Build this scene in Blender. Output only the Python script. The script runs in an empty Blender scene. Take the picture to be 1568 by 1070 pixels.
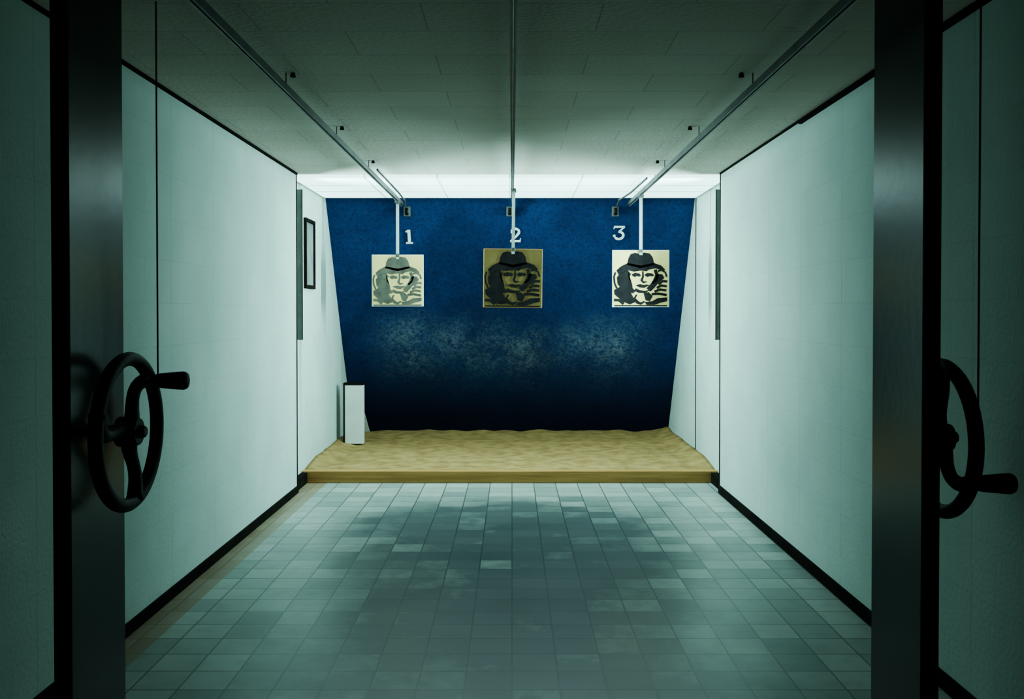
import bpy, bmesh, math, random
from mathutils import Vector, Matrix
random.seed(3)
scene = bpy.context.scene
COL = scene.collection
CAMZ = 1.357
F = 1400.0/1568.0*36.0
LIGHTCOL = (.53,1.0,.96)

# ---------------------------------------------------------------- materials
def new_mat(name, col=(.5,.5,.5), rough=.6, metal=0.0, spec=None):
    m = bpy.data.materials.new(name); m.use_nodes = True
    b = m.node_tree.nodes['Principled BSDF']
    b.inputs['Base Color'].default_value = (*col,1)
    b.inputs['Roughness'].default_value = rough
    b.inputs['Metallic'].default_value = metal
    if spec is not None: b.inputs['Specular IOR Level'].default_value = spec
    return m
def N(m,t,**kw):
    n = m.node_tree.nodes.new(t)
    for k,v in kw.items(): setattr(n,k,v)
    return n
def L(m,a,b): m.node_tree.links.new(a,b)
def coords(m):
    return N(m,'ShaderNodeTexCoord').outputs['Object']
def noise_col(m, c1, c2, scale=5, detail=6, lo=.35, hi=.65, bump=0.0, bscale=80, stretch=None):
    b = m.node_tree.nodes['Principled BSDF']
    co = coords(m)
    if stretch:
        mp = N(m,'ShaderNodeMapping'); mp.inputs['Scale'].default_value = stretch
        L(m,co,mp.inputs[0]); co = mp.outputs[0]
    n = N(m,'ShaderNodeTexNoise'); n.inputs['Scale'].default_value=scale; n.inputs['Detail'].default_value=detail
    L(m,co,n.inputs['Vector'])
    r = N(m,'ShaderNodeValToRGB')
    r.color_ramp.elements[0].position=lo; r.color_ramp.elements[0].color=(*c1,1)
    r.color_ramp.elements[1].position=hi; r.color_ramp.elements[1].color=(*c2,1)
    L(m,n.outputs['Fac'],r.inputs[0]); L(m,r.outputs[0],b.inputs['Base Color'])
    if bump:
        n2 = N(m,'ShaderNodeTexNoise'); n2.inputs['Scale'].default_value=bscale; n2.inputs['Detail'].default_value=4
        L(m,co,n2.inputs['Vector'])
        bp = N(m,'ShaderNodeBump'); bp.inputs['Strength'].default_value=bump; bp.inputs['Distance'].default_value=.01
        L(m,n2.outputs['Fac'],bp.inputs['Height']); L(m,bp.outputs[0],b.inputs['Normal'])
    return r
def math_node(m,op,a,b=None,c=None):
    n = N(m,'ShaderNodeMath',operation=op)
    for i,v in enumerate((a,b,c)):
        if v is None: continue
        if isinstance(v,(int,float)): n.inputs[i].default_value=v
        else: L(m,v,n.inputs[i])
    return n.outputs[0]
def mixc(m,fac,a,b):
    n = N(m,'ShaderNodeMix',data_type='RGBA')
    for i,v in ((0,fac),(6,a),(7,b)):
        if isinstance(v,(int,float)): n.inputs[i].default_value=v
        elif isinstance(v,tuple): n.inputs[i].default_value=(*v,1)
        else: L(m,v,n.inputs[i])
    return n.outputs[2]

def wall_material(name):
    m = new_mat(name,(.6,.62,.58),.85,spec=.1)
    b = m.node_tree.nodes['Principled BSDF']
    r = noise_col(m,(.34,.42,.39),(.43,.51,.475),scale=1.6,detail=8,lo=.3,hi=.7,bump=.25,bscale=55)
    s = N(m,'ShaderNodeSeparateXYZ'); L(m,coords(m),s.inputs[0])
    mod = math_node(m,'PINGPONG',s.outputs['Y'],.31)
    line = math_node(m,'LESS_THAN',mod,.002)
    cmb = N(m,'ShaderNodeCombineXYZ'); L(m,s.outputs['Y'],cmb.inputs[0]); L(m,s.outputs['Z'],cmb.inputs[1])
    br=N(m,'ShaderNodeTexBrick'); br.offset=.5; br.inputs['Scale'].default_value=1
    br.inputs['Brick Width'].default_value=.31; br.inputs['Row Height'].default_value=.2; br.inputs['Mortar Size'].default_value=.002
    br.inputs['Color1'].default_value=(0,0,0,1); br.inputs['Color2'].default_value=(.25,.25,.25,1); br.inputs['Mortar'].default_value=(1,1,1,1)
    L(m,cmb.outputs[0],br.inputs['Vector'])
    fac = math_node(m,'MULTIPLY',line,.35)
    fac = math_node(m,'MULTIPLY_ADD',br.outputs[0],.20,fac)
    L(m,mixc(m,fac,r.outputs[0],(.16,.19,.17)),b.inputs['Base Color'])
    return m
M_wall = wall_material('wallpaper_white')
M_dark = new_mat('unlit_rear_dark',(.03,.03,.03),.9,spec=.1); noise_col(M_dark,(.015,.015,.015),(.03,.028,.025),scale=3)  # rear room's unlit darkness put into the colour, less bounce

M_ceil = new_mat('ceiling_board',(.5,.5,.47),.9,spec=.05)
def build_ceil():
    m=M_ceil; b=m.node_tree.nodes['Principled BSDF']
    br=N(m,'ShaderNodeTexBrick'); br.offset=.5
    br.inputs['Scale'].default_value=1; br.inputs['Brick Width'].default_value=.62; br.inputs['Row Height'].default_value=.31
    br.inputs['Mortar Size'].default_value=.0025
    br.inputs['Color1'].default_value=(.44,.41,.36,1); br.inputs['Color2'].default_value=(.48,.45,.40,1); br.inputs['Mortar'].default_value=(.28,.26,.22,1)
    L(m,coords(m),br.inputs['Vector'])
    n=N(m,'ShaderNodeTexNoise'); n.inputs['Scale'].default_value=1.3; n.inputs['Detail'].default_value=6
    L(m,coords(m),n.inputs['Vector'])
    f=math_node(m,'MULTIPLY',n.outputs['Fac'],.4)
    L(m,mixc(m,f,br.outputs[0],(.25,.18,.12)),b.inputs['Base Color'])
    v=N(m,'ShaderNodeTexVoronoi'); v.inputs['Scale'].default_value=45
    L(m,coords(m),v.inputs['Vector'])
    bp=N(m,'ShaderNodeBump'); bp.inputs['Strength'].default_value=.2; bp.inputs['Distance'].default_value=.01
    L(m,v.outputs['Distance'],bp.inputs['Height']); L(m,bp.outputs[0],b.inputs['Normal'])
build_ceil()

TS=.172
M_floor = new_mat('floor_tiles',(.5,.5,.5),.35,spec=.22)
def build_floor():
    m=M_floor; b=m.node_tree.nodes['Principled BSDF']
    co=coords(m)
    br=N(m,'ShaderNodeTexBrick'); br.offset=0.0
    br.inputs['Scale'].default_value=1; br.inputs['Brick Width'].default_value=TS; br.inputs['Row Height'].default_value=TS
    br.inputs['Mortar Size'].default_value=.0035; br.inputs['Bias'].default_value=-.15
    br.inputs['Color1'].default_value=(.31,.35,.32,1); br.inputs['Color2'].default_value=(.14,.18,.17,1); br.inputs['Mortar'].default_value=(.045,.055,.05,1)
    L(m,co,br.inputs['Vector'])
    br2=N(m,'ShaderNodeTexBrick'); br2.offset=0.0
    br2.inputs['Scale'].default_value=1; br2.inputs['Brick Width'].default_value=TS; br2.inputs['Row Height'].default_value=TS
    br2.inputs['Mortar Size'].default_value=0; br2.inputs['Bias'].default_value=.0
    br2.inputs['Color1'].default_value=(0,0,0,1); br2.inputs['Color2'].default_value=(1,1,1,1)
    mp=N(m,'ShaderNodeMapping'); mp.inputs['Location'].default_value=(TS*200,TS*100,0); L(m,co,mp.inputs[0]); L(m,mp.outputs[0],br2.inputs['Vector'])
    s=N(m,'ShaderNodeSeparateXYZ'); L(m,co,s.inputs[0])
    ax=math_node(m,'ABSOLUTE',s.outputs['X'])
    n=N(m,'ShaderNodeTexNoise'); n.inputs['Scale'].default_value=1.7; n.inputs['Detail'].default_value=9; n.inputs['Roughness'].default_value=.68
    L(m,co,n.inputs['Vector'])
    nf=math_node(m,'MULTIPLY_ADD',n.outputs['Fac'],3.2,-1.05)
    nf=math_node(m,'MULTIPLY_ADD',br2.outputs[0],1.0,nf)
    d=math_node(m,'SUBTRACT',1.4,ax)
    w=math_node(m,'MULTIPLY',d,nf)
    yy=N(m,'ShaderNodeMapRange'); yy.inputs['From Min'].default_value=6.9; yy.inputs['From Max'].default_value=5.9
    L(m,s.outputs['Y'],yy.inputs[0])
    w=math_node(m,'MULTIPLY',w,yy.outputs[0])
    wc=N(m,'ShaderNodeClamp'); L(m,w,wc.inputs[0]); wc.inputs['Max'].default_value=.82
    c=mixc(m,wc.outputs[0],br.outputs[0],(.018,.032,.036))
    n5=N(m,'ShaderNodeTexNoise'); n5.inputs['Scale'].default_value=11; n5.inputs['Detail'].default_value=8; L(m,co,n5.inputs['Vector'])
    g=N(m,'ShaderNodeMapRange'); g.inputs['From Min'].default_value=.5; g.inputs['From Max'].default_value=.8; g.inputs['To Max'].default_value=.35
    L(m,n5.outputs['Fac'],g.inputs[0]); c=mixc(m,g.outputs[0],c,(.06,.07,.058))
    e=math_node(m,'LESS_THAN',s.outputs['X'],-TS*8.5-.01)
    e=math_node(m,'MULTIPLY',e,.65)
    c=mixc(m,e,c,(.20,.095,.02))
    L(m,c,b.inputs['Base Color'])
    rr=N(m,'ShaderNodeMapRange'); rr.inputs['To Min'].default_value=.2; rr.inputs['To Max'].default_value=.45
    L(m,n.outputs['Fac'],rr.inputs[0]); L(m,rr.outputs[0],b.inputs['Roughness'])
    bp=N(m,'ShaderNodeBump'); bp.inputs['Strength'].default_value=.4; bp.inputs['Distance'].default_value=.003; bp.invert=True
    L(m,br.outputs['Fac'],bp.inputs['Height']); L(m,bp.outputs[0],b.inputs['Normal'])
build_floor()

M_blue = new_mat('blue_painted_backdrop',(.01,.08,.25),.8,spec=.1)
def build_blue():
    m=M_blue; b=m.node_tree.nodes['Principled BSDF']
    co=coords(m)
    s=N(m,'ShaderNodeSeparateXYZ'); L(m,co,s.inputs[0])
    n=N(m,'ShaderNodeTexNoise'); n.inputs['Scale'].default_value=2.2; n.inputs['Detail'].default_value=9; n.inputs['Roughness'].default_value=.7
    L(m,co,n.inputs['Vector'])
    base=N(m,'ShaderNodeValToRGB')
    base.color_ramp.elements[0].position=.3; base.color_ramp.elements[0].color=(.0003,.011,.055,1)
    base.color_ramp.elements[1].position=.72; base.color_ramp.elements[1].color=(.0006,.024,.100,1)
    L(m,n.outputs['Fac'],base.inputs[0])
    n6=N(m,'ShaderNodeTexNoise'); n6.inputs['Scale'].default_value=32; n6.inputs['Detail'].default_value=8; n6.inputs['Roughness'].default_value=.9
    L(m,co,n6.inputs['Vector'])
    r6=N(m,'ShaderNodeMapRange'); r6.inputs['From Min'].default_value=.48; r6.inputs['From Max'].default_value=.62; r6.inputs['To Max'].default_value=.75
    L(m,n6.outputs['Fac'],r6.inputs[0])
    cb=mixc(m,r6.outputs[0],base.outputs[0],(.0008,.004,.018))
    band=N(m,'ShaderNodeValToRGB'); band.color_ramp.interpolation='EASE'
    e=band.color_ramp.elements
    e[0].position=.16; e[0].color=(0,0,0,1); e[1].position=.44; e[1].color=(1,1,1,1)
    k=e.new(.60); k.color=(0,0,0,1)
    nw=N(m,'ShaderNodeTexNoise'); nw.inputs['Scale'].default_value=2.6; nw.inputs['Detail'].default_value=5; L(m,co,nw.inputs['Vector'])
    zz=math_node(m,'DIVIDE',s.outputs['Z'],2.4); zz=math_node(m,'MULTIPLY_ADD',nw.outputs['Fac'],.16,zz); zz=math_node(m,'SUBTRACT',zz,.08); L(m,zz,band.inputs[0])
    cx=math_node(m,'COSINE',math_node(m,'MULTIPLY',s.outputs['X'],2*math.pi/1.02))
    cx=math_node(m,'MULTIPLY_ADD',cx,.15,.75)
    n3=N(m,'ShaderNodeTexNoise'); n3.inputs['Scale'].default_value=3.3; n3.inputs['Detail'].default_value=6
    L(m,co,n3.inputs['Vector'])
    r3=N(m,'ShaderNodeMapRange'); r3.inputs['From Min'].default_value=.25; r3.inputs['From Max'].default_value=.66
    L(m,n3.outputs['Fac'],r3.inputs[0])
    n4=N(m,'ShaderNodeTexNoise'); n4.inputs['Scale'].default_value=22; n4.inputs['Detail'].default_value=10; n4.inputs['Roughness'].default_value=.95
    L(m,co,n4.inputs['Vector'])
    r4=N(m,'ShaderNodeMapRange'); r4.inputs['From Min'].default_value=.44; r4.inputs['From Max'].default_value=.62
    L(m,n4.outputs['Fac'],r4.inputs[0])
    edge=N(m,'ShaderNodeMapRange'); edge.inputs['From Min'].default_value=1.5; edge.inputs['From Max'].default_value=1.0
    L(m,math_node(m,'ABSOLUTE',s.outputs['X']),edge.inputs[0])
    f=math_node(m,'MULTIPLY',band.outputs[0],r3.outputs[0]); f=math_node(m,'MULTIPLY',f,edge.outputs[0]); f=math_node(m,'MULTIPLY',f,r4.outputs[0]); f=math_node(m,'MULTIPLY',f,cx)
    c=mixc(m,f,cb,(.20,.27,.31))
    vr=N(m,'ShaderNodeTexVoronoi'); vr.inputs['Scale'].default_value=30; L(m,co,vr.inputs['Vector'])
    sp=math_node(m,'LESS_THAN',vr.outputs['Distance'],.22)
    sp=math_node(m,'MULTIPLY',sp,.65)
    c=mixc(m,sp,c,(.001,.005,.018))
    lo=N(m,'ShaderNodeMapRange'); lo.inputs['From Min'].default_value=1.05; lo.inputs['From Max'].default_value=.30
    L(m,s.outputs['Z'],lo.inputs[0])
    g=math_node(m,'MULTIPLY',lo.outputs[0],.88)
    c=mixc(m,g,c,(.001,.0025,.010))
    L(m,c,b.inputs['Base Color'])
    bp=N(m,'ShaderNodeBump'); bp.inputs['Strength'].default_value=.35; bp.inputs['Distance'].default_value=.02
    L(m,n4.outputs['Fac'],bp.inputs['Height']); L(m,bp.outputs[0],b.inputs['Normal'])
build_blue()

M_sand = new_mat('sand',(.5,.4,.2),.95,spec=.05); noise_col(M_sand,(.20,.108,.034),(.33,.19,.068),scale=9,detail=10,bump=.4,bscale=70)
M_wood = new_mat('beam_wood',(.4,.25,.1),.7,spec=.2); noise_col(M_wood,(.28,.12,.028),(.40,.19,.048),scale=3,detail=8,stretch=(.6,6,12),bump=.2,bscale=10)
M_black = new_mat('black_gloss_paint',(.004,.004,.004),.26,spec=.16); noise_col(M_black,(.002,.002,.002),(.006,.004,.004),scale=4,bump=.04,bscale=25)
M_iron = new_mat('cast_iron_black',(.003,.003,.003),.55,spec=.08); noise_col(M_iron,(.002,.002,.002),(.004,.0035,.003),scale=20,bump=.15,bscale=90)
M_trim = new_mat('trim_black',(.006,.005,.005),.9,spec=.02); noise_col(M_trim,(.002,.002,.002),(.006,.005,.003),scale=6)
M_steel = new_mat('galvanised_steel',(.3,.32,.31),.5,.5); noise_col(M_steel,(.16,.17,.17),(.26,.27,.27),scale=12)
M_rail = new_mat('rail_grey_metal',(.2,.21,.2),.5,.4); noise_col(M_rail,(.04,.043,.04),(.08,.085,.08),scale=7)
M_rod = new_mat('rod_light_grey',(.5,.5,.48),.5); noise_col(M_rod,(.28,.32,.30),(.36,.40,.38),scale=9)
M_grey = new_mat('lamp_housing_grey',(.2,.21,.2),.6); noise_col(M_grey,(.16,.17,.16),(.22,.23,.22),scale=10)
M_white = new_mat('white_board',(.7,.7,.66),.6); noise_col(M_white,(.50,.55,.50),(.60,.65,.60),scale=4)
M_num = new_mat('white_stencil_paint',(.85,.87,.85),.6); noise_col(M_num,(.60,.68,.68),(.78,.84,.82),scale=30)
M_paperA = new_mat('target_paper_cream',(.6,.55,.36),.85,spec=.1); noise_col(M_paperA,(.52,.365,.115),(.64,.465,.17),scale=5)
M_paperB = new_mat('target_paper_khaki_shaded',(.16,.12,.05),.85,spec=.1); noise_col(M_paperB,(.10,.062,.016),(.145,.093,.026),scale=5)  # khaki, darkened further: middle target's missing front light put into the colour
M_inkG = new_mat('target_ink_grey',(.15,.17,.17),.85,spec=.1); noise_col(M_inkG,(.040,.037,.028),(.08,.076,.058),scale=14)
M_inkK = new_mat('target_ink_black',(.006,.006,.008),.8,spec=.05); noise_col(M_inkK,(.003,.003,.004),(.008,.007,.007),scale=14)
M_glass = new_mat('dull_window_pane',(.32,.36,.35),.35); noise_col(M_glass,(.12,.14,.14),(.18,.21,.20),scale=6)
def emis(name,strength,col=LIGHTCOL):
    m=bpy.data.materials.new(name); m.use_nodes=True
    b=m.node_tree.nodes['Principled BSDF']; b.inputs['Base Color'].default_value=(.8,.8,.8,1)
    b.inputs['Emission Color'].default_value=(*col,1); b.inputs['Emission Strength'].default_value=strength
    return m
M_tube = emis('fluorescent_tube',6)
M_diff = emis('added_ceiling_glow',4.2)  # glow of the added ceiling box

# ---------------------------------------------------------------- mesh helpers
def mk(name, bm, mat, parent=None, smooth=False, bevel=0, loc=None):
    bmesh.ops.recalc_face_normals(bm, faces=bm.faces)
    me = bpy.data.meshes.new(name); bm.to_mesh(me); bm.free()
    me.materials.append(mat)
    if smooth:
        for p in me.polygons: p.use_smooth=True
    ob = bpy.data.objects.new(name, me); COL.objects.link(ob)
    if loc: ob.location = loc
    if parent: ob.parent=parent
    if bevel:
        md=ob.modifiers.new('bevel','BEVEL'); md.width=bevel; md.segments=2; md.limit_method='ANGLE'
    return ob
def empty(name, loc=(0,0,0)):
    e=bpy.data.objects.new(name,None); e.empty_display_size=.1; e.location=loc; COL.objects.link(e); return e
def add_box(bm,x0,x1,y0,y1,z0,z1):
    vs=[bm.verts.new((x,y,z)) for x in (x0,x1) for y in (y0,y1) for z in (z0,z1)]
    for f in ((0,1,3,2),(4,6,7,5),(0,4,5,1),(2,3,7,6),(0,2,6,4),(1,5,7,3)):
        bm.faces.new([vs[i] for i in f])
def add_cyl(bm,p0,p1,r0,r1=None,seg=16):
    if r1 is None: r1=r0
    p0=Vector(p0); p1=Vector(p1); d=p1-p0
    q=d.to_track_quat('Z','Y').to_matrix().to_4x4()
    bmesh.ops.create_cone(bm,cap_ends=True,segments=seg,radius1=r0,radius2=r1,depth=d.length,matrix=Matrix.Translation((p0+p1)/2)@q)
def add_tube(bm,pts,r,seg=10,closed=False):
    pts=[Vector(p) for p in pts]; n=len(pts); rings=[]
    rs = r if isinstance(r,(list,tuple)) else [r]*n
    for i,p in enumerate(pts):
        a=pts[(i-1)%n] if (closed or i>0) else p
        b=pts[(i+1)%n] if (closed or i<n-1) else p
        t=(b-a).normalized()
        ref=Vector((1,0,0)) if abs(t.x)<.9 else Vector((0,1,0))
        u=t.cross(ref).normalized(); v=t.cross(u).normalized()
        rings.append([bm.verts.new(p+rs[i]*(math.cos(k*2*math.pi/seg)*u+math.sin(k*2*math.pi/seg)*v)) for k in range(seg)])
    m=n if closed else n-1
    for i in range(m):
        A=rings[i];B=rings[(i+1)%n]
        for k in range(seg):
            bm.faces.new((A[k],A[(k+1)%seg],B[(k+1)%seg],B[k]))
    if not closed:
        bm.faces.new(rings[0]); bm.faces.new(rings[-1])
def box_obj(name,b,mat,parent=None,bevel=0):
    bm=bmesh.new(); add_box(bm,*b); return mk(name,bm,mat,parent,bevel=bevel)
def prism(name,poly,z0,z1,mat,bevel=0):
    bm=bmesh.new()
    lo=[bm.verts.new((x,y,z0)) for x,y in poly]; hi=[bm.verts.new((x,y,z1)) for x,y in poly]
    bm.faces.new(lo); bm.faces.new(hi); n=len(poly)
    for i in range(n): bm.faces.new((lo[i],lo[(i+1)%n],hi[(i+1)%n],hi[i]))
    return mk(name,bm,mat,bevel=bevel)

# ---------------------------------------------------------------- room shell
XL,XR=-1.617,1.563; XLr,XRr=-1.675,1.640; Y1=6.86; H=2.4; YB=-1.6; YE=10.0
prism('wall_left',[(XL,YB),(XL,Y1),(XLr,Y1),(XLr,YE),(-1.85,YE),(-1.85,YB)],0,H,M_wall)
prism('wall_right',[(XR,YB),(XR,Y1),(XRr,Y1),(XRr,YE),(1.85,YE),(1.85,YB)],0,H,M_wall)
box_obj('wall_rear',(-1.85,1.85,YB-.15,YB,0,H),M_dark)
box_obj('wall_far',(-1.85,1.85,YE,YE+.15,0,H),M_wall)
box_obj('floor',(-1.85,1.85,YB-.15,YE+.15,-.1,0),M_floor)
box_obj('ceiling',(-1.85,1.85,YB-.15,YE+.15,H,H+.1),M_ceil)
box_obj('baseboard_left',(XL,XL+.014,YB,Y1,0,.055),M_trim,bevel=.003)
box_obj('baseboard_right',(XR-.014,XR,YB,Y1,0,.06),M_trim,bevel=.003)
bm=bmesh.new(); add_box(bm,XLr,XLr+.05,Y1,7.245,0,.085); mk('baseboard_left_recess',bm,M_trim,bevel=.004)
bm=bmesh.new(); add_box(bm,XRr-.06,XRr,Y1,7.245,0,.085); mk('baseboard_right_recess',bm,M_trim,bevel=.004)
box_obj('trim_1',(XL,XL+.012,YB,Y1,H-.016,H),M_trim)
bm=bmesh.new(); add_box(bm,XR-.010,XR,YB,Y1,H-.012,H)
add_box(bm,XR-.018,XR-.0,YB,4.95,H-.028,H-.012)
mk('trim_2',bm,M_trim)
box_obj('trim_3',(XL-.004,XL+.006,Y1-.006,Y1+.004,0,H),M_trim)
box_obj('trim_4',(XR-.006,XR+.004,Y1-.006,Y1+.004,0,H),M_trim)
box_obj('trim_5',(XRr-.006,XRr,8.14,8.15,.1,H),M_trim)

# added glowing box standing in for the brightly lit ceiling over the target end
e=empty('added_light_box',(0,0,H))
bm=bmesh.new(); add_box(bm,XLr+.02,XRr-.02,6.93,8.10,-.028,-.002); mk('glow_box',bm,M_diff,e)
bm=bmesh.new()
for y in (7.32,7.71,8.11): add_box(bm,XLr+.003,XRr-.003,y-.004,y+.004,-.031,-.0)
for i in range(7):
    x=XLr+.01+(XRr-XLr-.02)*i/6; add_box(bm,x-.003,x+.003,6.925,8.10,-.031,-.0)
mk('grid',bm,M_white,e)
ld=bpy.data.lights.new('added_area_light','AREA'); ld.shape='RECTANGLE'; ld.size=3.2; ld.size_y=1.12
ld.energy=46; ld.color=LIGHTCOL; ld.spread=math.radians(118)  # added downward light, spread narrowed to keep the near room dark
lo=bpy.data.objects.new('added_area_light',ld); COL.objects.link(lo); lo.parent=e; lo.location=(-.017,7.515,-.034)

# ---------------------------------------------------------------- backdrop
SL=.608
def YBk(z): return 8.2+(H-z)*SL
bm=bmesh.new(); nx,nz=60,50; g=[]
for j in range(nz+1):
    z=H*j/nz; row=[]
    for i in range(nx+1):
        x=XLr+(XRr-XLr)*i/nx
        wv=.007*math.sin(x*2.3+z*1.1)*math.sin(z*1.9)+.003*math.sin(x*7+z*3)
        row.append(bm.verts.new((x,YBk(z)+wv,z)))
    g.append(row)
for j in range(nz):
    for i in range(nx): bm.faces.new((g[j][i],g[j][i+1],g[j+1][i+1],g[j+1][i]))
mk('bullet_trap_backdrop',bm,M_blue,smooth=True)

# sand bed
from mathutils import noise as mn
bm=bmesh.new(); nx,ny=110,80; g=[]
X0,X1=XLr+.003,XRr-.003; Ya,Yb=7.33,9.60
for j in range(ny+1):
    row=[]
    for i in range(nx+1):
        x=X0+(X1-X0)*i/nx; y=Ya+(Yb-Ya)*j/ny
        k=(y-Ya)/(Yb-Ya)
        z=.088+.012*mn.noise(Vector((x*2.2,y*2.2,0)))*min(1,k*6)+.004*mn.noise(Vector((x*9,y*9,3)))*min(1,k*8)
        z+=.03*max(0,(k-.85)/.15)*(1+.9*mn.noise(Vector((x*5,1,7))))
        e=min(x-X0,X1-x); z+=.05*max(0,1-e/.18)*min(1,k*5)
        row.append(bm.verts.new((x,y,z)))
    g.append(row)
for j in range(ny):
    for i in range(nx): bm.faces.new((g[j][i],g[j][i+1],g[j+1][i+1],g[j+1][i]))
bound=[g[0][i] for i in range(nx+1)]+[g[j][nx] for j in range(1,ny+1)]+[g[ny][i] for i in range(nx-1,-1,-1)]+[g[j][0] for j in range(ny-1,0,-1)]
low=[bm.verts.new((v.co.x,v.co.y,0)) for v in bound]
nb=len(bound)
for i in range(nb): bm.faces.new((bound[i],bound[(i+1)%nb],low[(i+1)%nb],low[i]))
bm.faces.new(low)
mk('sand_bed',bm,M_sand,smooth=True)
box_obj('wooden_beam',(XLr,XRr,7.25,7.33,0,.095),M_wood,bevel=.006)

# ---------------------------------------------------------------- white upright box on left
e=empty('white_storage_box',(-1.50,8.72,.105))
bm=bmesh.new(); add_box(bm,-.09,.085,-.04,.04,0,.56); mk('body',bm,M_white,e,bevel=.004)
bm=bmesh.new(); add_box(bm,-.094,.087,-.044,.044,.56,.58); mk('dark_cap',bm,M_trim,e)
bm=bmesh.new(); add_box(bm,-.104,-.09,-.045,.045,0,.58); mk('dark_edge_strip',bm,M_trim,e)
bm=bmesh.new()
pts=[(-1.66,0.11),(-1.49,.11),(-1.55,.50),(-1.66,.62)]
a=[bm.verts.new((x,YBk(z)-.05,z)) for x,z in pts]; b=[bm.verts.new((x,YBk(z)-.03,z)) for x,z in pts]
bm.faces.new(a); bm.faces.new(b)
for i in range(4): bm.faces.new((a[i],a[(i+1)%4],b[(i+1)%4],b[i]))
mk('leaning_board',bm,M_white)

# ---------------------------------------------------------------- side window
w=empty('window_1',(XLr,7.53,1.835))
bm=bmesh.new()
hy,hz,t=.175,.285,.03
add_box(bm,0,.022,-hy,-hy+t,-hz,hz); add_box(bm,0,.022,hy-t,hy,-hz,hz)
add_box(bm,0,.022,-hy+t,hy-t,hz-t,hz); add_box(bm,0,.022,-hy+t,hy-t,-hz,-hz+t)
mk('frame',bm,M_trim,w,bevel=.002)
bm=bmesh.new(); add_box(bm,0,.008,-hy+t,hy-t,-hz+t,hz-t); mk('pane',bm,M_glass,w)

# ---------------------------------------------------------------- wall lamps (shielded vertical tubes)
def lamp(side):
    s=-1 if side=='L' else 1
    xw = XLr if s<0 else XRr
    tip= -1.592 if s<0 else 1.548
    xa = -1.632 if s<0 else 1.588
    xt = -1.650 if s<0 else 1.608
    zt,zb=2.287,1.147
    e=empty('wall_lamp',(xw,7.0,1.717)); ox,oy,oz=xw,7.0,1.717
    def bb(x0,x1,y0,y1,z0,z1): 
        x0,x1=sorted((x0,x1)); return (x0-ox,x1-ox,y0-oy,y1-oy,z0-oz,z1-oz)
    bm=bmesh.new(); add_box(bm,*bb(xw,tip,6.935,6.947,zb,zt)); mk('shield',bm,M_grey,e,bevel=.002)
    bm=bmesh.new(); add_box(bm,*bb(xw,xw-s*.010,6.947,7.10,zb,zt)); mk('back_plate',bm,M_grey,e,bevel=.002)
    bm=bmesh.new(); add_box(bm,*bb(xw-s*.01,xt-s*.012,6.96,7.04,zt-.03,zt)); add_box(bm,*bb(xw-s*.01,xt-s*.012,6.96,7.04,zb,zb+.03)); mk('end_caps',bm,M_trim,e)
    bm=bmesh.new(); add_box(bm,*bb(tip,tip-s*.003,6.93,6.95,zb,zt)); mk('shield_lip',bm,M_trim,e)
    bm=bmesh.new(); add_cyl(bm,(xt-ox,0,zb+.03-oz),(xt-ox,0,zt-.03-oz),.010,seg=12); mk('tube',bm,M_tube,e,smooth=True)
    ld=bpy.data.lights.new('tube_light','AREA'); ld.shape='RECTANGLE'; ld.size=1.08; ld.size_y=.024
    ld.energy=98; ld.color=LIGHTCOL; ld.spread=math.radians(98)
    lo=bpy.data.objects.new('tube_light',ld); COL.objects.link(lo); lo.parent=e
    lo.location=(xa-ox,0,0); lo.rotation_euler=(0,math.radians(90)*s,0)
lamp('L'); lamp('R')

# ---------------------------------------------------------------- ceiling rails
RZ=CAMZ+.97
RX=(-.985,0.004,1.05)
def rail(x,knob_dx,ys):
    e=empty('ceiling_rail',(x,0,RZ))
    bm=bmesh.new()
    add_box(bm,-.012,.012,-1.3,8.2,.012,.018)
    add_box(bm,-.012,-.008,-1.3,8.2,-.014,.012); add_box(bm,.008,.012,-1.3,8.2,-.014,.012)
    add_box(bm,-.008,-.004,-1.3,8.2,-.014,-.011); add_box(bm,.004,.008,-1.3,8.2,-.014,-.011)
    mk('channel',bm,M_rail,e)
    bm=bmesh.new()
    for y in ys: add_cyl(bm,(0,y,.018),(0,y,H-RZ),.003,seg=8)
    mk('hangers',bm,M_rail,e)
    if knob_dx:
        bm=bmesh.new()
        for y in ys: add_cyl(bm,(knob_dx,y,H-RZ-.018),(knob_dx,y,H-RZ),.013,.009,seg=12)
        mk('ceiling_bolts',bm,M_trim,e)
    bm=bmesh.new()
    add_cyl(bm,(.0,-1.3,-.024),(0,8.2,-.024),.002,seg=6); mk('tow_wire',bm,M_steel,e)
ys=[.5,1.6,2.75,4.0,5.15,6.3]
rail(RX[0],.03,ys); rail(RX[1],0,ys); rail(RX[2],-.05,ys)
for x in (-.945,-.02,.93):
    zc=2.26; y=YBk(zc)
    e=empty('end_pulley',(x,y,zc))
    bm=bmesh.new(); add_box(bm,-.03,.03,-.045,-.018,-.04,.05); mk('bracket',bm,M_rail,e,bevel=.004)
    bm=bmesh.new(); add_cyl(bm,(-.012,-.08,0),(.012,-.08,0),.034,seg=24); mk('wheel',bm,M_trim,e)
    bm=bmesh.new(); add_box(bm,-.020,-.014,-.10,-.03,-.015,.015); add_box(bm,.014,.020,-.10,-.03,-.015,.015); mk('cheeks',bm,M_rail,e)
bm=bmesh.new(); add_tube(bm,[(-.94,6.4,2.352),(-.94,7.6,2.350),(-.943,8.04,2.34),(-.945,8.12,2.29)],.008); mk('conduit_pipe',bm,M_rail,smooth=True)
bm=bmesh.new(); add_tube(bm,[(1.0,6.8,2.352),(.985,7.6,2.350),(.94,8.04,2.34),(.93,8.12,2.29)],.008); mk('conduit_pipe',bm,M_rail,smooth=True)

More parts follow.
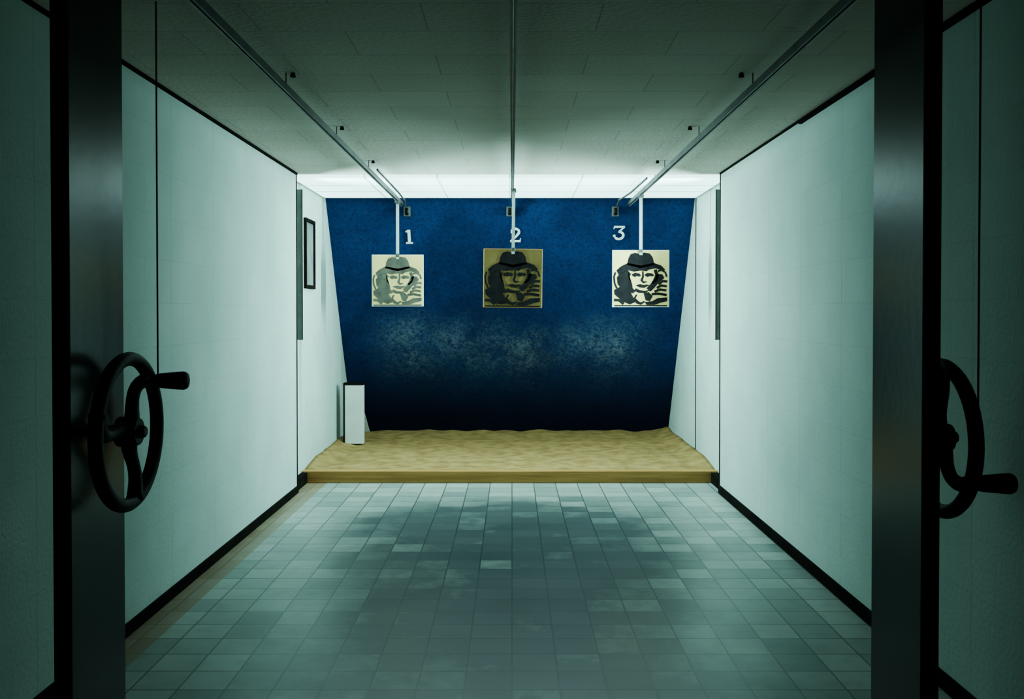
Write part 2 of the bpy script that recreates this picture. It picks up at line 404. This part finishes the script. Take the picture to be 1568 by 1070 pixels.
# ---------------------------------------------------------------- target art
def ribbon(bm,pts,w,y,S):
    pts=[Vector((p[0],p[1])) for p in pts]; n=len(pts); Lf=[];Rt=[]
    for i,p in enumerate(pts):
        a=pts[i-1] if i>0 else p; b=pts[i+1] if i<n-1 else p
        t=(b-a).normalized(); nn=Vector((-t.y,t.x))
        ww=w[i] if isinstance(w,(list,tuple)) else w
        Lf.append(bm.verts.new(((p.x+nn.x*ww/2)*S,y,(p.y+nn.y*ww/2)*S)))
        Rt.append(bm.verts.new(((p.x-nn.x*ww/2)*S,y,(p.y-nn.y*ww/2)*S)))
    for i in range(n-1): bm.faces.new((Lf[i],Lf[i+1],Rt[i+1],Rt[i]))
def poly(bm,pts,y,S):
    f=bm.faces.new([bm.verts.new((p[0]*S,y,p[1]*S)) for p in pts]); return f
def target(x,y,S,ztop,rodtop,paper,ink,edge,tilt=0):
    e=empty('shooting_target',(x,y,ztop-S))
    bm=bmesh.new(); add_box(bm,-S/2,S/2,0,.012,0,S); mk('board',bm,edge,e,bevel=.002)
    bm=bmesh.new(); add_box(bm,-S/2+.004,S/2-.004,-.002,.0,.006,S-.004); mk('paper',bm,paper,e)
    bm=bmesh.new(); yk=[-.0035]
    def P(pts): poly(bm,[(a-.5,b) for a,b in pts],yk[0],S)
    def R(pts,w):
        yk[0]-=.00002
        w=[q*1.35 for q in w] if isinstance(w,list) else w*1.25
        ribbon(bm,[(a-.5,b) for a,b in pts],w,yk[0],S)
    # fedora crown + wide brim pulled down over the brow
    P([(.26,.74),(.28,.85),(.32,.93),(.40,.955),(.48,.93),(.56,.96),(.66,.94),(.71,.87),(.74,.74),(.50,.68)])
    P([(.11,.57),(.07,.645),(.15,.715),(.27,.775),(.5,.73),(.73,.775),(.86,.73),(.93,.655),(.90,.63),(.76,.68),(.64,.655),(.60,.625),(.50,.64),(.38,.62),(.27,.645)])
    # shadow side of the face, hair and turned-up collar
    P([(.12,.58),(.27,.65),(.33,.58),(.285,.50),(.35,.40),(.36,.33),(.42,.28),(.36,.24),(.26,.28),(.16,.31),(.09,.41),(.08,.52)])
    R([(.055,.61),(.03,.53),(.04,.42),(.08,.33)],.026)
    # eyes under the brim
    P([(.34,.575),(.40,.605),(.48,.59),(.505,.55),(.47,.53),(.43,.545),(.40,.525),(.36,.54)])
    P([(.56,.565),(.61,.60),(.69,.595),(.74,.56),(.70,.535),(.66,.545),(.62,.525),(.59,.54)])
    R([(.535,.63),(.54,.54),(.515,.47),(.545,.435),(.61,.445)],[.02,.026,.035,.03,.012])
    P([(.40,.385),(.49,.405),(.55,.39),(.61,.40),(.66,.378),(.60,.36),(.56,.335),(.48,.345),(.44,.365)])
    R([(.40,.31),(.47,.275),(.58,.265),(.65,.30)],[.04,.04,.03,.012])
    R([(.75,.66),(.785,.56),(.75,.48),(.705,.42)],[.04,.05,.045,.03])
    # raised fist gripping the pistol
    P([(.60,.33),(.69,.43),(.77,.51),(.76,.56),(.80,.585),(.88,.575),(.915,.51),(.82,.44),(.74,.34),(.67,.27)])
    R([(.80,.63),(.86,.65),(.93,.61),(.955,.53)],.026)
    R([(.81,.40),(.88,.455),(.965,.45)],.034); R([(.78,.335),(.86,.38),(.955,.368)],.034); R([(.74,.272),(.84,.31),(.95,.292)],.034)
    R([(.69,.225),(.80,.237),(.955,.212)],.036)
    P([(.55,.24),(.64,.265),(.71,.19),(.66,.10),(.585,.12)])
    # coat
    P([(.03,.30),(.14,.36),(.24,.33),(.33,.25),(.37,.17),(.41,.09),(.31,.045),(.20,.09),(.10,.17),(.04,.22)])
    R([(.03,.125),(.12,.12),(.20,.055)],.04)
    R([(.43,.22),(.39,.155),(.44,.085),(.50,.06),(.57,.10)],[.02,.03,.045,.035,.02])
    P([(.57,.09),(.70,.105),(.80,.16),(.965,.172),(.965,.105),(.84,.075),(.74,.038),(.60,.038)])
    R([(.035,.025),(.30,.024),(.55,.025),(.965,.025)],.018)
    bmesh.ops.triangulate(bm,faces=[f for f in bm.faces if len(f.verts)>4])
    mk('gunman_print',bm,ink,e)
    zr=rodtop-(ztop-S)
    bm=bmesh.new(); add_box(bm,-.012,-.008,-.010,.010,S-.04,zr); add_box(bm,.008,.012,-.010,.010,S-.04,zr); add_box(bm,-.008,.008,-.010,-.006,S-.04,zr)
    mk('hanging_rod',bm,M_rod,e)
    bm=bmesh.new(); add_box(bm,-.016,.016,-.014,-.004,S-.02,S+.008); mk('clamp',bm,M_rail,e,bevel=.002)
    bm=bmesh.new(); add_box(bm,-.016,.016,-.05,.05,zr-.02,zr+.003)
    add_cyl(bm,(-.02,-.03,zr-.01),(.02,-.03,zr-.01),.010,seg=14); add_cyl(bm,(-.02,.03,zr-.01),(.02,.03,zr-.01),.010,seg=14)
    mk('trolley',bm,M_rail,e)
    e.rotation_euler=(0,tilt,0)
target(RX[0],7.88,.445,CAMZ+88/1400*7.88,RZ-.018,M_paperA,M_inkG,M_white)
target(RX[1],7.10,.456,CAMZ+97/1400*7.10,RZ-.018,M_paperB,M_inkK,M_wood,math.radians(.6))
target(RX[2],7.46,.464,CAMZ+95/1400*7.46,RZ-.018,M_paperA,M_inkK,M_white)

# ---------------------------------------------------------------- lane numbers
ang=math.atan(SL)
def glyph(strokes,x,z):
    bm=bmesh.new()
    for pts,w in strokes: ribbon(bm,pts,w,0,.145)
    r=bmesh.ops.extrude_face_region(bm,geom=bm.faces[:])
    bmesh.ops.translate(bm,verts=[v for v in r['geom'] if isinstance(v,bmesh.types.BMVert)],vec=(0,.004,0))
    o=mk('lane_number',bm,M_num); o.location=(x,YBk(z)-.028,z); o.rotation_euler=(ang,0,0)
def arc(cx,cy,rx,ry,a0,a1,n=14): return [(cx+rx*math.cos(math.radians(a0+(a1-a0)*i/n)),cy+ry*math.sin(math.radians(a0+(a1-a0)*i/n))) for i in range(n+1)]
glyph([([(0.02,-.42),(0.02,.48)],.18),([(-.2,-.44),(.24,-.44)],.11),([(-.18,.34),(-.02,.42)],.11)],-.945,2.048)
glyph([(arc(0,.22,.24,.22,170,-30),[.10]+[.15]*13+[.17]),([(.20,.12),(.02,-.14),(-.24,-.36)],[.17,.12,.09]),([(-.32,-.42),(.34,-.42)],.15),([(.31,-.36),(.33,-.22)],.05),(arc(-.2,.2,.06,.06,0,330),.07)],.03,2.062)
glyph([([(-.34,.43),(.32,.43)],.12),([(.32,.43),(-.02,.10)],[.09,.09]),(arc(-.01,-.17,.28,.25,100,-160),[.08]+[.15]*12+[.12,.09]),(arc(-.30,-.2,.05,.05,0,330),.07),([(-.33,.46),(-.35,.28)],.05)],.98,2.08)

# ---------------------------------------------------------------- steel posts
PZ0,PZ1=2.668,3.045
def post(xi,sgn):
    e=empty('steel_post',(xi,(PZ0+PZ1)/2,0))
    hd=(PZ1-PZ0)/2
    xo=sgn*.054
    bm=bmesh.new()
    x0,x1=sorted((0,xo)); add_box(bm,x0,x1,-hd,hd,0,H); mk('web_panel',bm,M_black,e,bevel=.006)
    bm=bmesh.new()
    add_box(bm,x0-.02,x1+.02,-hd-.03,hd+.03,0,.015)
    mk('base_plate',bm,M_iron,e,bevel=.003)
    bm=bmesh.new()
    for z in (.25,.75,1.4,1.95): 
        add_cyl(bm,(xo,-hd+.05,z),(xo+sgn*.008,-hd+.05,z),.012,seg=6); add_cyl(bm,(xo,hd-.05,z),(xo+sgn*.008,hd-.05,z),.012,seg=6)
    mk('bolts',bm,M_iron,e)
post(-1.292,-1); post(1.20,1)

# ---------------------------------------------------------------- handwheels
def handwheel(xmount,xw,yc,zc,ang_handle,cable_sign):
    e=empty('handwheel',(xw,yc,zc)); R=.228
    n=56; bm=bmesh.new()
    add_tube(bm,[(0,R*math.cos(2*math.pi*i/n),R*math.sin(2*math.pi*i/n)) for i in range(n)],.022,seg=14,closed=True)
    mk('rim',bm,M_iron,e,smooth=True)
    bm=bmesh.new()
    add_cyl(bm,(-.03,0,0),(.035,0,0),.048,.042,seg=28); add_cyl(bm,(.035,0,0),(.055,0,0),.022,.018,seg=6)
    add_cyl(bm,(xmount-xw,0,0),(-.03,0,0),.020,seg=20)
    add_cyl(bm,(xmount-xw,0,0),(xmount-xw+.015,0,0),.055,seg=28)
    mk('hub_and_axle',bm,M_iron,e,bevel=.003)
    bm=bmesh.new()
    for k in range(3):
        a0=ang_handle+k*2*math.pi/3
        pts=[];rs=[]
        for i in range(13):
            t=i/12; rr=.03+(R-.03)*t; a=a0+.55*math.sin(math.pi*t)*.6
            pts.append((-.012*math.sin(math.pi*t),rr*math.cos(a),rr*math.sin(a))); rs.append(.026-.006*math.sin(math.pi*t))
        add_tube(bm,pts,rs,seg=12)
    mk('spokes',bm,M_iron,e,smooth=True)
    hy,hz=R*math.cos(ang_handle),R*math.sin(ang_handle)
    bm=bmesh.new()
    prof=[(.0,.014),(.018,.016),(.02,.022),(.035,.025),(.06,.027),(.09,.030),(.112,.031),(.122,.026),(.127,.012)]
    add_tube(bm,[(p,hy,hz) for p,_ in prof],[r for _,r in prof],seg=20)
    mk('crank_handle',bm,M_iron,e,smooth=True)
    bm=bmesh.new(); yc2=cable_sign*R
    add_cyl(bm,(.004,yc2,0),(.004,yc2,H-zc),.003,seg=8)
    mk('cable',bm,M_trim,e)
handwheel(-1.292,-1.20,2.857,CAMZ-183/1400*2.857,math.radians(40),1)
handwheel(1.254,1.338,2.857,CAMZ-192/1400*2.857,math.radians(208),-1)

# ---------------------------------------------------------------- world + camera
wd=bpy.data.worlds.new('World'); scene.world=wd; wd.use_nodes=True
wd.node_tree.nodes['Background'].inputs[0].default_value=(.02,.02,.02,1); wd.node_tree.nodes['Background'].inputs[1].default_value=.2
cd=bpy.data.cameras.new('Camera'); cam=bpy.data.objects.new('Camera',cd); COL.objects.link(cam)
cd.sensor_width=36; cd.lens=F; cd.clip_start=.05
pitch=.8
cam.location=(0,0,CAMZ); cam.rotation_euler=(math.radians(90-pitch),0,0)
cd.shift_y=-(57-1400*math.tan(math.radians(pitch)))/1568
scene.camera=cam
